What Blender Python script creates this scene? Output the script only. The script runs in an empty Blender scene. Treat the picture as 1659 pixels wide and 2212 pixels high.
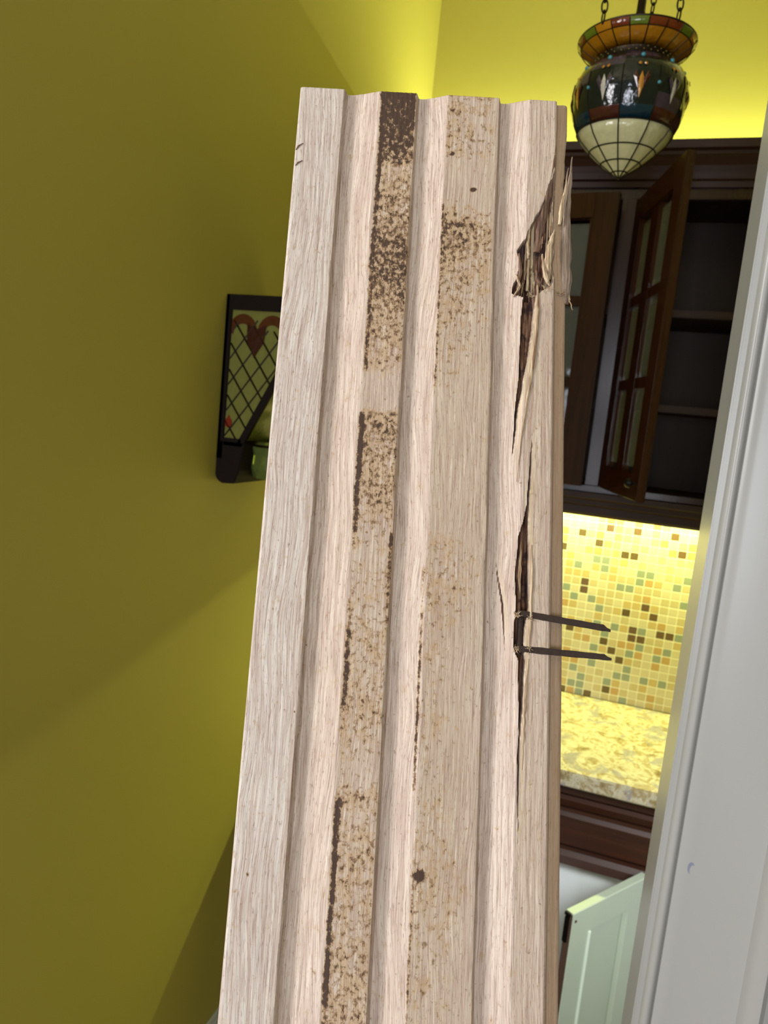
import bpy, bmesh, math, random
import numpy as np
from mathutils import Vector, Matrix, noise as mnoise
random.seed(7)
C = bpy.context.scene.collection
SC = bpy.context.scene
PI = math.pi

# ------------------------------------------------------------------ camera, light, exposure
cam_d = bpy.data.cameras.new('camera'); cam = bpy.data.objects.new('camera', cam_d); C.objects.link(cam)
cam_d.sensor_fit = 'HORIZONTAL'; cam_d.sensor_width = 36.0
cam_d.lens = 36.0 * 1600 / 1659
cam.matrix_world = Matrix(((0.93767, -0.13742, 0.31919, 0.0),
                           (0.33324, 0.09496, -0.93805, 0.0),
                           (0.09860, 0.98595, 0.13483, 1.79),
                           (0, 0, 0, 1)))
cam_d.clip_start = 0.01
cam_d.dof.use_dof = True; cam_d.dof.focus_distance = 0.36; cam_d.dof.aperture_fstop = 30.0
SC.camera = cam
SC.view_settings.view_transform = 'Standard'; SC.view_settings.look = 'None'
SC.view_settings.gamma = 1.0; SC.view_settings.exposure = 0.0
SC.view_settings.use_curve_mapping = False

w = bpy.data.worlds.new('World'); SC.world = w; w.use_nodes = True
w.node_tree.nodes['Background'].inputs[0].default_value = (0.94, 0.89, 0.78, 1)
w.node_tree.nodes['Background'].inputs[1].default_value = 0.22

def area(name, loc, target, sx, sy, power, col):
    d = bpy.data.lights.new(name, 'AREA'); d.shape = 'RECTANGLE'; d.size = sx; d.size_y = sy
    d.energy = power; d.color = col
    o = bpy.data.objects.new(name, d); C.objects.link(o); o.location = loc
    o.rotation_euler = (Vector(target) - Vector(loc)).to_track_quat('-Z', 'Y').to_euler()
    return o
DAY = (1.0, 0.98, 0.985)
LED = (0.95, 1.0, 0.33)
COVE = (0.93, 1.0, 0.55)
area('window_daylight_side', (-1.75, -1.12, 2.25), (-0.1, 0.33, 1.75), 0.5, 1.1, 51, DAY)
area('window_daylight_behind', (0.02, -3.0, 1.65), (0.0, 2.0, 1.65), 0.75, 1.3, 52, (0.86, 0.90, 1.0))
kw = area('added_under_counter_light', (0.62, 0.88, 1.62), (0.0, 1.95, 0.45), 0.5, 0.5, 2.6, (0.90, 0.96, 1.0)); kw.data.spread = math.radians(54)  # added lamp to brighten the white panel and pale door, no window there
area('cove_light_above_cabinets', (0.1, 2.42, 2.50), (0.1, 2.42, 4.0), 1.8, 0.03, 18, COVE)
area('under_cabinet_light', (0.1, 2.40, 1.605), (0.1, 2.40, 0.0), 1.8, 0.03, 18, LED)

# ------------------------------------------------------------------ helpers
def link_mesh(name, me, mat=None, parent=None, smooth=False):
    o = bpy.data.objects.new(name, me); C.objects.link(o)
    if mat is not None:
        for m in (mat if isinstance(mat, (list, tuple)) else [mat]): me.materials.append(m)
    if parent is not None: o.parent = parent
    if smooth:
        for p in me.polygons: p.use_smooth = True
    return o
def obj(name, bm, mat=None, parent=None, smooth=False, bevel=0.0, origin=None, seg=2):
    if bevel > 0:
        bmesh.ops.remove_doubles(bm, verts=bm.verts, dist=1e-6)
        es = [e for e in bm.edges if len(e.link_faces) == 2 and e.calc_face_angle(0) > 0.6]
        bmesh.ops.bevel(bm, geom=es, offset=bevel, segments=seg, affect='EDGES', clamp_overlap=True)
    bmesh.ops.recalc_face_normals(bm, faces=bm.faces)
    if origin is not None and parent is None:
        bmesh.ops.translate(bm, verts=bm.verts, vec=-Vector(origin))
    me = bpy.data.meshes.new(name); bm.to_mesh(me); bm.free()
    o = link_mesh(name, me, mat, parent, smooth)
    if origin is not None and parent is None: o.location = origin
    if smooth:
        me.set_sharp_from_angle(angle=math.radians(40))
    return o
def thing(name, label, cat, loc=(0, 0, 0), group=None):
    o = bpy.data.objects.new(name, None); C.objects.link(o); o.location = loc
    o.empty_display_size = 0.05
    return tag(o, label, cat, group)
def tag(o, label, cat, group=None):
    o['label'] = label; o['category'] = cat
    if group: o['group'] = group
    return o
def struct(o, label=None):
    o['kind'] = 'structure'
    if label: o['label'] = label
    return o
def box(bm, x0, x1, y0, y1, z0, z1):
    vs = [bm.verts.new((x, y, z)) for z in (z0, z1) for y in (y0, y1) for x in (x0, x1)]
    for f in ((0, 2, 3, 1), (4, 5, 7, 6), (0, 1, 5, 4), (2, 6, 7, 3), (0, 4, 6, 2), (1, 3, 7, 5)):
        bm.faces.new([vs[i] for i in f])
    return vs
def bx(*b):
    bm = bmesh.new()
    for q in b: box(bm, *q)
    return bm
def extrude_poly(bm, pts, vec):
    a = [bm.verts.new(p) for p in pts]; b = [bm.verts.new(Vector(p) + Vector(vec)) for p in pts]
    n = len(pts)
    bm.faces.new(a); bm.faces.new(b[::-1])
    for i in range(n): bm.faces.new((a[i], b[i], b[(i + 1) % n], a[(i + 1) % n]))
def tube(bm, pts, r, n=8, closed=False, flat=None):
    pts = [Vector(p) for p in pts]; rings = []
    m = len(pts)
    rr = r if isinstance(r, (list, tuple)) else [r] * m
    ref = None
    for i, p in enumerate(pts):
        if closed: t = (pts[(i + 1) % m] - pts[i - 1])
        else: t = pts[min(i + 1, m - 1)] - pts[max(i - 1, 0)]
        t.normalize()
        if ref is None:
            ref = t.orthogonal().normalized()
        ref = (ref - t * ref.dot(t))
        if ref.length < 1e-6: ref = t.orthogonal()
        ref.normalize(); bt = t.cross(ref)
        rings.append([bm.verts.new(p + (ref * math.cos(2 * PI * k / n) + bt * math.sin(2 * PI * k / n)) * rr[i]) for k in range(n)])
    for i in range(m if closed else m - 1):
        a, b = rings[i], rings[(i + 1) % m]
        for k in range(n): bm.faces.new((a[k], a[(k + 1) % n], b[(k + 1) % n], b[k]))
    if not closed:
        bm.faces.new(rings[0][::-1]); bm.faces.new(rings[-1])
def lathe(bm, prof, n=60, c=(0, 0, 0)):
    rings = []
    for r, z in prof:
        if r < 1e-5: rings.append([bm.verts.new((c[0], c[1], c[2] + z))] * n)
        else: rings.append([bm.verts.new((c[0] + r * math.cos(2 * PI * k / n), c[1] + r * math.sin(2 * PI * k / n), c[2] + z)) for k in range(n)])
    for i in range(len(rings) - 1):
        a, b = rings[i], rings[i + 1]
        for k in range(n):
            f = []
            for v in (a[k], a[(k + 1) % n], b[(k + 1) % n], b[k]):
                if v not in f: f.append(v)
            if len(f) > 2: bm.faces.new(f)

# ------------------------------------------------------------------ material helpers
def srgb(r, g, b):
    return tuple(((c / 255 / 12.92) if c / 255 <= .04045 else ((c / 255 + .055) / 1.055) ** 2.4) for c in (r, g, b)) + (1,)
class N:
    def __init__(s, name):
        s.m = bpy.data.materials.new(name); s.m.use_nodes = True; s.t = s.m.node_tree
        s.b = s.t.nodes['Principled BSDF']
    def n(s, typ, **kw):
        nd = s.t.nodes.new(typ)
        for k, v in kw.items():
            if k.startswith('i_'):
                key = k[2:]; key = int(key) if key.isdigit() else key.replace('_', ' ')
                s.set(nd.inputs[key], v)
            else: setattr(nd, k, v)
        return nd
    def set(s, inp, v):
        if isinstance(v, bpy.types.NodeSocket): s.t.links.new(v, inp)
        else: inp.default_value = v
    def math(s, op, a, b=0.0, c=None, clamp=False):
        nd = s.t.nodes.new('ShaderNodeMath'); nd.operation = op; nd.use_clamp = clamp
        s.set(nd.inputs[0], a); s.set(nd.inputs[1], b)
        if c is not None: s.set(nd.inputs[2], c)
        return nd.outputs[0]
    def mix(s, f, a, b, mode='MIX'):
        nd = s.t.nodes.new('ShaderNodeMix'); nd.data_type = 'RGBA'; nd.blend_type = mode
        s.set(nd.inputs[0], f); s.set(nd.inputs[6], a); s.set(nd.inputs[7], b); return nd.outputs[2]
    def ramp(s, f, stops, interp='LINEAR'):
        nd = s.t.nodes.new('ShaderNodeValToRGB'); cr = nd.color_ramp; cr.interpolation = interp
        while len(cr.elements) < len(stops): cr.elements.new(0.5)
        for e, (p, c) in zip(cr.elements, stops):
            e.position = p; e.color = c if isinstance(c, tuple) else (c, c, c, 1)
        s.set(nd.inputs[0], f); return nd.outputs[0]
    def coord(s): return s.n('ShaderNodeTexCoord').outputs['Object']
    def mapping(s, v, scale=(1, 1, 1), loc=(0, 0, 0), rot=(0, 0, 0)):
        nd = s.n('ShaderNodeMapping'); s.set(nd.inputs[0], v)
        nd.inputs['Scale'].default_value = scale; nd.inputs['Location'].default_value = loc
        nd.inputs['Rotation'].default_value = rot
        return nd.outputs[0]
    def noise(s, v, scale=5, detail=3, rough=.5, dist=0.0):
        nd = s.n('ShaderNodeTexNoise'); s.set(nd.inputs['Vector'], v)
        nd.inputs['Scale'].default_value = scale; nd.inputs['Detail'].default_value = detail
        nd.inputs['Roughness'].default_value = rough; nd.inputs['Distortion'].default_value = dist
        return nd.outputs[0]
    def bump(s, h, strength=.3, dist=.001):
        nd = s.n('ShaderNodeBump'); s.set(nd.inputs['Height'], h)
        nd.inputs['Strength'].default_value = strength; nd.inputs['Distance'].default_value = dist
        s.t.links.new(nd.outputs[0], s.b.inputs['Normal'])
    def out(s, col=None, rough=None, **kw):
        if col is not None: s.set(s.b.inputs['Base Color'], col)
        if rough is not None: s.set(s.b.inputs['Roughness'], rough)
        for k, v in kw.items(): s.set(s.b.inputs[k.replace('_', ' ')], v)
        return s.m
def simple(name, col, rough=.5, var=.12, scale=30, bump=0.0, **kw):
    a = N(name); c = a.coord(); nz = a.noise(c, scale, 3)
    dark = tuple(x * (1 - var) for x in col[:3]) + (1,); lite = tuple(min(1, x * (1 + var)) for x in col[:3]) + (1,)
    cc = a.mix(nz, dark, lite)
    if bump: a.bump(a.noise(c, scale * 12, 2), bump, .001)
    return a.out(cc, rough, **kw)

M = {}
M['paint'] = simple('mustard_wall_paint', srgb(184, 174, 84), .55, .03, 2.0, .12, Specular_IOR_Level=.3)
M['ceiling'] = simple('ceiling_paint', srgb(225, 215, 170), .7, .03)
M['white'] = simple('white_trim_paint', srgb(196, 197, 193), .38, .03, 4)
M['sage'] = simple('pale_green_grey_paint', srgb(186, 198, 180), .45, .04, 5)
M['bevel_highlight'] = simple('painted_bevel_highlight', srgb(226, 240, 226), .3, .02)  # lighter paint standing in for the lit line on the bevel
M['appliance'] = simple('white_panel_paint', srgb(236, 240, 240), .4, .02, 3)
M['black_metal'] = simple('black_hardware', srgb(22, 20, 20), .4, .2, 60, 0, Metallic=.6)
M['brown_edge'] = simple('bare_brown_edge', srgb(92, 70, 60), .6, .2, 60)
M['bronze'] = simple('bronze_lead_came', srgb(44, 36, 26), .42, .3, 80, 0, Metallic=.8)
M['dark_frame'] = simple('dark_bronze_frame', srgb(26, 17, 13), .7, .2, 60, 0, Specular_IOR_Level=.2)
M['hole_light'] = simple('painted_hole_light', srgb(215, 190, 120), .3, .1, 60, 0, Metallic=.9)  # bright tone for the light seen through the lamp's gallery
M['rust'] = simple('rusted_steel', srgb(66, 52, 44), .62, .45, 600, .6, Metallic=.35)
M['floor'] = simple('brown_floor', srgb(120, 92, 66), .5, .15, 6)

def wood_dark(name='dark_cherry_wood', sc=(30, 30, 2.0), sf=(180, 180, 6), rough=.24):
    a = N(name); c = a.coord()
    g = a.noise(a.mapping(c, sc), 2.2, 5, .6, .6)
    f = a.noise(a.mapping(c, sf), 2.0, 3)
    col = a.mix(g, srgb(26, 11, 5), srgb(84, 38, 16))
    col = a.mix(a.math('MULTIPLY', f, .5), col, srgb(20, 9, 5))
    return a.out(col, rough, Specular_IOR_Level=.5)
M['cherry'] = wood_dark()
M['cherry_h'] = wood_dark('dark_cherry_wood_long_grain', (1.5, 30, 30), (5, 180, 180), .5)
def wood_inside():
    a = N('cabinet_inside_wood'); c = a.coord()
    g = a.noise(a.mapping(c, (14, 14, 1.5)), 2.2, 4)
    return a.out(a.mix(g, srgb(36, 20, 12), srgb(66, 38, 24)), .55)
M['inside'] = wood_inside()
def glass(name, col, rough=.05, trans=.9):
    a = N(name); c = a.coord()
    a.bump(a.noise(c, 40, 2), .15, .002)
    return a.out(col, rough, Transmission_Weight=trans, IOR=1.3)
M['glass'] = glass('clear_door_glass', (.85, .9, .9, 1))
M['green_glass'] = glass('green_faceted_glass', srgb(150, 170, 90), .12, .6)

def mosaic():
    a = N('stone_and_glass_mosaic'); c = a.coord()
    sp = a.n('ShaderNodeSeparateXYZ', i_0=c); P = 1 / .0282
    x = a.math('MULTIPLY', sp.outputs[0], P); z = a.math('MULTIPLY', sp.outputs[2], 1 / .0268)
    fx = a.math('FLOOR', x); fz = a.math('FLOOR', z)
    cb = a.n('ShaderNodeCombineXYZ', i_0=fx, i_1=0.0, i_2=fz)
    wn = a.n('ShaderNodeTexWhiteNoise', noise_dimensions='3D', i_0=cb.outputs[0])
    r = wn.outputs['Value']
    cream, cream2, tan, tan2 = srgb(208, 194, 168), srgb(196, 178, 142), srgb(190, 150, 100), srgb(196, 168, 118)
    grn, brn, brn2 = srgb(138, 148, 140), srgb(84, 62, 30), srgb(92, 64, 46)
    col = a.ramp(r, [(0, cream), (.30, cream2), (.50, tan2), (.62, tan), (.72, grn), (.88, brn), (.95, brn2)], 'CONSTANT')
    stone = a.noise(a.mapping(c, (1, 1, 2)), 120, 4)
    col = a.mix(a.math('MULTIPLY', stone, .35), col, a.mix(.5, col, srgb(200, 180, 130)))
    ex = a.math('ABSOLUTE', a.math('SUBTRACT', a.math('FRACT', x), .5)); ez = a.math('ABSOLUTE', a.math('SUBTRACT', a.math('FRACT', z), .5))
    # rounded square tile mask
    dx = a.math('MAXIMUM', a.math('SUBTRACT', ex, .33), 0.0); dz = a.math('MAXIMUM', a.math('SUBTRACT', ez, .33), 0.0)
    d = a.math('SQRT', a.math('ADD', a.math('MULTIPLY', dx, dx), a.math('MULTIPLY', dz, dz)))
    tile = a.math('SUBTRACT', 1.0, a.math('MULTIPLY', a.math('SUBTRACT', d, .095), 28.0), clamp=True)
    tile = a.math('MINIMUM', tile, 1.0)
    col = a.mix(tile, srgb(226, 218, 196), col)
    a.bump(a.math('ADD', tile, a.math('MULTIPLY', stone, .2)), .5, .0015)
    glassy = a.math('GREATER_THAN', r, .73)
    rough = a.math('SUBTRACT', .5, a.math('MULTIPLY', glassy, .25))
    return a.out(col, rough)
M['mosaic'] = mosaic()
def granite():
    a = N('cream_granite'); c = a.coord()
    n1 = a.noise(c, 22, 5, .7, .7); n2 = a.noise(c, 55, 4, .7, .6); n3 = a.noise(a.mapping(c, loc=(3, 1, 2)), 12, 4, .65, 1.0)
    v = a.n('ShaderNodeTexVoronoi', i_Vector=c, i_Scale=42.0).outputs['Color']
    vb = a.n('ShaderNodeSeparateColor', i_0=v).outputs[0]
    col = a.ramp(n1, [(.32, srgb(104, 82, 52)), (.42, srgb(160, 142, 100)), (.52, srgb(208, 202, 180)), (.62, srgb(156, 134, 86)), (.72, srgb(206, 196, 168))])
    col = a.mix(a.math('MULTIPLY', vb, .28), col, srgb(170, 150, 110))
    col = a.mix(a.ramp(n3, [(.54, 0.0), (.62, .9)]), col, a.mix(n2, srgb(90, 74, 84), srgb(190, 186, 186)))
    col = a.mix(a.ramp(n2, [(.62, 0.0), (.72, .8)]), col, srgb(110, 84, 62))
    return a.out(col, .22)
M['granite'] = granite()
def casing_mat():
    a = N('white_casing_paint'); c = a.coord()
    sp = a.n('ShaderNodeSeparateXYZ', i_0=c)
    def ell(cx, cz, rx, rz):
        u = a.math('DIVIDE', a.math('SUBTRACT', sp.outputs[0], cx), rx); v = a.math('DIVIDE', a.math('SUBTRACT', sp.outputs[2], cz), rz)
        return a.math('SQRT', a.math('ADD', a.math('MULTIPLY', u, u), a.math('MULTIPLY', v, v)))
    SX, SZ = 0.0876, 1.4235
    m = a.math('MULTIPLY', a.math('LESS_THAN', ell(SX, SZ, .0030, .0056), 1.0), a.math('GREATER_THAN', ell(SX + .0016, SZ - .0022, .0026, .0056), 1.0))
    base = a.mix(a.noise(c, 4, 2), srgb(160, 161, 156), srgb(168, 168, 164))
    col = a.mix(a.math('MULTIPLY', m, .8), base, srgb(118, 124, 152))
    a.bump(a.noise(a.mapping(c, (60, 60, 3)), 3, 2), .08, .001)
    return a.out(col, .33)
M['casing'] = casing_mat()

# ------------------------------------------------------------------ room shell
def slab(name, x0, x1, y0, y1, z0, z1, m, bevel=0, label=None):
    o = obj(name, bx((x0, x1, y0, y1, z0, z1)), m, bevel=bevel)
    return struct(o, label)
slab('floor', -3.2, 2.4, -3.4, 2.6, -.06, 0, M['floor'])
slab('wall_left', -.93, -.828, .3, 2.5, 0, 3.35, M['paint'])
slab('wall_back', -.93, 2.3, 2.5, 2.6, 0, 3.35, M['paint'])
slab('wall_right', .07, 2.3, .69, .77, 0, 3.35, M['white'])
slab('wall_kitchen_right', 2.2, 2.3, .77, 2.5, 0, 3.35, M['paint'])
slab('ceiling', -2.6, 2.4, -2.2, 2.6, 3.35, 3.42, M['ceiling'])
struct(obj('baseboard_left', bx((-.828, -.812, .3, 1.70, 0, .236), (-.828, -.820, .3, 1.70, .236, .245)), M['white'], bevel=.002))
bm = bmesh.new()   # doorway trim: jamb lining and moulded casing, one vertical extrusion each
prof = [(.070, .775), (.0605, .782), (.0605, .672), (.070, .672)]
extrude_poly(bm, [(x, y, 0) for x, y in prof], (0, 0, 3.35))
struct(obj('trim_1', bm, M['casing'], bevel=.0015), 'white painted jamb lining at the near side of the doorway')
bm = bmesh.new()
prof = [(.066, .690), (.066, .672)]
prof += [(.066 + .0045 * (1 - math.cos(t)), .6705 - .0055 * math.sin(t) - .0025 * t / PI) for t in np.linspace(0, PI, 10)][1:]
prof += [(.0765, .6672), (.080, .6650)]
prof += [(.080 + .060 * u, .6650 - .0100 * (u ** 1.5)) for u in np.linspace(0.1, 1, 10)]
prof += [(.142, .648), (.146, .643), (.154, .641), (.158, .645), (.158, .690)]
extrude_poly(bm, [(x, y, 0) for x, y in prof], (0, 0, 3.35))
struct(obj('trim_2', bm, M['casing'], smooth=True), 'white moulded doorway casing with a small blue-grey scuff')

# ------------------------------------------------------------------ backsplash, counter, base units
o = obj('mosaic_backsplash', bx((-.826, 1.6, 2.492, 2.4995, .915, 1.62)), M['mosaic'])
tag(o, 'mosaic tile backsplash of cream, tan, grey-green and brown squares above the granite counter', 'backsplash')
bm = bmesh.new()
extrude_poly(bm, [(-.826, 2.49, .873), (-.826, 1.698, .873), (-.33, 1.698, .873), (-.27, 1.894, .873), (1.6, 1.894, .873), (1.6, 2.49, .873)], (0, 0, .042))  # left part stands forward, added to cast a shadow on the left wall
o = obj('granite_countertop', bm, M['granite'], bevel=.004)
tag(o, 'speckled cream granite countertop below the mosaic backsplash', 'countertop')

def raised_panel(bm, x0, x1, y, z0, z1, fr=.055, t=.019, dy=.008):
    """frame-and-panel front facing -y, front plane at y"""
    box(bm, x0, x1, y + dy, y + t, z0, z1)
    box(bm, x0, x0 + fr, y, y + t - .001, z0, z1); box(bm, x1 - fr, x1, y, y + t - .001, z0, z1)
    box(bm, x0 + fr, x1 - fr, y, y + t - .001, z1 - fr, z1); box(bm, x0 + fr, x1 - fr, y, y + t - .001, z0, z0 + fr)
def drawer_unit(x0, x1, label, yf=1.925):
    t = thing('base_drawer_unit', label, 'cabinet', ((x0 + x1) / 2, 2.2, .645))
    t.matrix_world = Matrix.Translation(t.location); inv = t.matrix_world.inverted()
    def P(name, bm, m, par=t, bev=.0015):
        bmesh.ops.transform(bm, matrix=inv, verts=bm.verts); return obj(name, bm, m, par, bevel=bev)
    P('body', bx((x0, x1, yf + .02, 2.488, .646, .872)), M['cherry'])
    P('top_rail', bx((x0, x1, yf - .004, yf + .02, .842, .872)), M['cherry_h'])
    bm = bmesh.new()
    steps = [(yf - .002, .838, .646), (yf - .012, .830, .652), (yf - .006, .812, .672), (yf + .004, .800, .684), (yf + .004, .790, .694), (yf - .004, .780, .704)]
    a = x0 + .003; b = x1 - .003
    prev = None
    for k, (y, zt, zb) in enumerate(steps):
        ins = .838 - zt
        ring = [bm.verts.new(p) for p in ((a + ins, y, zb), (b - ins, y, zb), (b - ins, y, zt), (a + ins, y, zt))]
        if prev:
            for i in range(4): bm.faces.new((prev[i], prev[(i + 1) % 4], ring[(i + 1) % 4], ring[i]))
        prev = ring
        if k == 0: first = ring
    bm.faces.new(prev)
    back = [bm.verts.new((v.co.x, yf + .019, v.co.z)) for v in first]
    for i in range(4): bm.faces.new((first[i], first[(i + 1) % 4], back[(i + 1) % 4], back[i]))
    bm.faces.new(back)
    d = P('drawer', bm, M['cherry_h'], bev=.0)
    return t
drawer_unit(-.26, .62, 'dark cherry drawer front directly under the granite countertop edge')
drawer_unit(.622, 1.5, 'dark cherry drawer front under the counter, hidden past the doorway casing')
bm = bx((-.824, -.30, 1.725, 2.488, 0, .872)); o = obj('shadow_base_block', bm, M['cherry'], bevel=.002, origin=(-.56, 2.1, 0))  # unseen block under the added counter bump, shades the left wall
tag(o, 'unseen dark cherry block added behind the oak board to shade the yellow wall', 'cabinet')
t = thing('white_base_panel', 'white panel front standing under the dark cherry drawer', 'panel', (.15, 1.95, 0))
o = obj('panel', bx((-.44, .44, -.005, .012, .002, .643)), M['appliance'], t, bevel=.003)
obj('plinth', bx((-.44, .44, .012, .05, 0, .10)), M['appliance'], t, bevel=.002)

# loose door leaf standing open under the counter (direction from the free edge to the far edge)
def pale_door():
    t = thing('panelled_door', 'pale grey-green panelled cabinet door standing open below the counter', 'door')
    dx = Vector((.559, .829, 0)).normalized(); nf = Vector((.829, -.559, 0)).normalized()  # nf: the face seen
    t.matrix_world = Matrix(((dx.x, -nf.x, 0, -.0076), (dx.y, -nf.y, 0, 1.6416), (0, 0, 1, 0), (0, 0, 0, 1)))
    H, Wd, T = .700, .292, .020; fr = .068
    def fb(*b): return bx(*b)
    # frame with sloped inner bevel: a ring lofted to the recessed panel
    bm = bmesh.new()
    def ring(ins, y): return [bm.verts.new(p) for p in ((ins, y, .004 + ins), (Wd - ins, y, .004 + ins), (Wd - ins, y, H - ins), (ins, y, H - ins))]
    rs = [ring(0, T), ring(0, .002), ring(.002, 0), ring(fr, 0), ring(fr + .002, .003), ring(fr + .009, .009), ring(fr + .009, .013)]
    for a, b in zip(rs, rs[1:]):
        for i in range(4): bm.faces.new((a[i], a[(i + 1) % 4], b[(i + 1) % 4], b[i]))
    bm.faces.new(rs[0])
    obj('frame', bm, M['sage'], t)
    obj('recessed_panel', bx((fr + .006, Wd - fr - .006, .0125, .0165, fr + .006, H - fr - .006)), M['sage'], t)
    bm = bmesh.new(); tube(bm, [(fr + .002, -.001, fr), (fr + .002, -.001, H - fr)], .0042, 10)  # raised strip added as a highlight along the recess
    obj('highlight_bead', bm, M['bevel_highlight'], t, smooth=True)['label'] = 'strip painted lighter for the lit bevel line along the panel'
    obj('edge_strip', bx((-.0012, .0, .001, T - .001, .006, H - .004)), M['brown_edge'], t)['label'] = 'bare brown door edge'
    bm = bx((-.007, -.0012, .005, .020, H - .010, H - .001), (-.007, -.0012, .007, .018, H - .075, H - .012))
    obj('catch', bm, M['black_metal'], t, bevel=.001)['label'] = 'black metal catch'
    bm = bmesh.new(); tube(bm, [(.012, -.0012, H - .022), (.012, .004, H - .022)], .0035, 16)
    obj('screw', bm, simple('dark_red_screw_cap', srgb(70, 24, 34), .4), t)['label'] = 'dark red screw cap'
pale_door()

# ------------------------------------------------------------------ upper cabinets
YF, ZB, ZT = 2.17, 1.62, 2.455
def glazed_door(parent, hx, hy, ang, wd, hinge_left=True, with_knob=True):
    """door built in its own frame; hinge edge at x=0, front face at y=0, opens by ang"""
    H0, H1 = 1.640, 2.410; st = .062; T = .020
    d = bpy.data.objects.new('door', None)
    s = 1 if hinge_left else -1
    def X(a, b): return (a, b) if s > 0 else (-b, -a)
    mat = Matrix.Translation((hx, hy, 0)) @ Matrix.Rotation(ang, 4, 'Z')
    pinv = parent.matrix_world.inverted()
    def P(name, bm, m, par, bev=.0012):
        bmesh.ops.transform(bm, matrix=pinv @ mat, verts=bm.verts)
        return obj(name, bm, m, par, bevel=bev)
    b = []
    for x0, x1, z0, z1 in ((0, st, H0, H1), (wd - st, wd, H0, H1), (st, wd - st, H1 - st, H1), (st, wd - st, H0, H0 + st)):
        b.append((*X(x0, x1), 0, T, z0, z1))
    # inner stepped moulding
    for x0, x1, z0, z1 in ((st, st + .008, H0 + st, H1 - st), (wd - st - .008, wd - st, H0 + st, H1 - st)):
        b.append((*X(x0, x1), .004, T, z0, z1))
    fr = P('door', bx(*b), M['cherry'], parent)
    mx = wd / 2; hz = (H1 - H0 - 2 * st) / 3
    mb = [(*X(mx - .030, mx + .030), .002, T - .002, H0 + st, H1 - st)]
    for k in (1, 2):
        mb.append((*X(st, wd - st), .0025, T - .0025, H0 + st + k * hz - .013, H0 + st + k * hz + .013))
    P('muntins', bx(*mb), M['cherry'], fr, 0)
    for i in (0, 1):
        for k in range(3):
            x0 = st + .009 if i == 0 else mx + .030; x1 = mx - .030 if i == 0 else wd - st - .009
            z0 = H0 + st + k * hz + .0135; z1 = z0 + hz - .027
            bm = bmesh.new()
            xa, xb = X(x0, x1); iv = .016
            o1 = [bm.verts.new(p) for p in ((xa, .011, z0), (xb, .011, z0), (xb, .011, z1), (xa, .011, z1))]
            i1 = [bm.verts.new(p) for p in ((xa + iv, .0075, z0 + iv), (xb - iv, .0075, z0 + iv), (xb - iv, .0075, z1 - iv), (xa + iv, .0075, z1 - iv))]
            bk = [bm.verts.new((v.co.x, .013, v.co.z)) for v in o1]
            for q in range(4):
                bm.faces.new((o1[q], o1[(q + 1) % 4], i1[(q + 1) % 4], i1[q])); bm.faces.new((o1[q], o1[(q + 1) % 4], bk[(q + 1) % 4], bk[q]))
            bm.faces.new(i1); bm.faces.new(bk)
            P('glass_pane', bm, M['glass'], fr, 0)
    if not with_knob: return fr
    bm = bmesh.new(); kx = (wd - st / 2) * s
    for y0, y1, r0, r1 in ((0, -.006, .004, .004), (-.006, -.012, .005, .011), (-.012, -.020, .012, .010), (-.020, -.024, .010, .004)):
        tube(bm, [(kx, y0, H0 + .04), (kx, y1, H0 + .04)], [r0, r1], 14)
    P('knob', bm, M['black_metal'], fr, 0)
    return fr
def upper_cabinet(x0, x1, label, doors):
    t = thing('glazed_wall_cabinet', label, 'cabinet', ((x0 + x1) / 2, 2.33, ZB))
    t.matrix_world = Matrix.Translation(t.location); inv = t.matrix_world.inverted()
    def P(name, bm, m, bev=.0015):
        bmesh.ops.transform(bm, matrix=inv, verts=bm.verts); return obj(name, bm, m, t, bevel=bev)
    xm = (x0 + x1) / 2; y1 = 2.489
    P('carcass', bx((x0, x0 + .016, YF + .018, y1, ZB, ZT), (x1 - .016, x1, YF + .018, y1, ZB, ZT),
                    (x0 + .016, x1 - .016, YF + .018, y1, ZB, ZB + .016), (x0 + .016, x1 - .016, YF + .018, y1, ZT - .016, ZT),
                    (x0 + .016, x1 - .016, y1 - .008, y1, ZB + .016, ZT - .016)), M['inside'], .0)
    P('face_frame', bx((x0, x0 + .035, YF, YF + .018, ZB, ZT), (x1 - .035, x1, YF, YF + .018, ZB, ZT),
                       (xm - .018, xm + .018, YF, YF + .018, ZB + .02, ZT - .035),
                       (x0 + .035, x1 - .035, YF, YF + .018, ZT - .038, ZT), (x0 + .035, x1 - .035, YF, YF + .018, ZB, ZB + .018)), M['cherry'])
    for z in (1.862, 2.118):
        P('shelf', bx((x0 + .0165, x1 - .0165, YF + .03, y1 - .009, z, z + .020)), M['inside'])
    for d in doors:
        glazed_door(t, *d)
    return t
DW = .395
upper_cabinet(-.5445, .2835, 'dark cherry wall cabinet with glass doors, one swung open, beside the hanging lamp',
              [(-.113, 2.1685, -math.radians(74), DW, True), (-.541, 2.1495, -math.radians(10), DW, True, False)])
upper_cabinet(.2845, 1.1, 'dark cherry wall cabinet hidden past the right doorway casing',
              [(.289, 2.1495, 0, DW, True), (1.096, 2.1495, 0, DW, False)])
o = obj('wall_cabinet_filler', bx((-.826, -.5455, YF, 2.489, ZB, ZT)), M['cherry'], bevel=.002, origin=(-.68, 2.33, ZB))
tag(o, 'narrow dark cherry wall cabinet against the yellow wall behind the oak board', 'cabinet')
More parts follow.
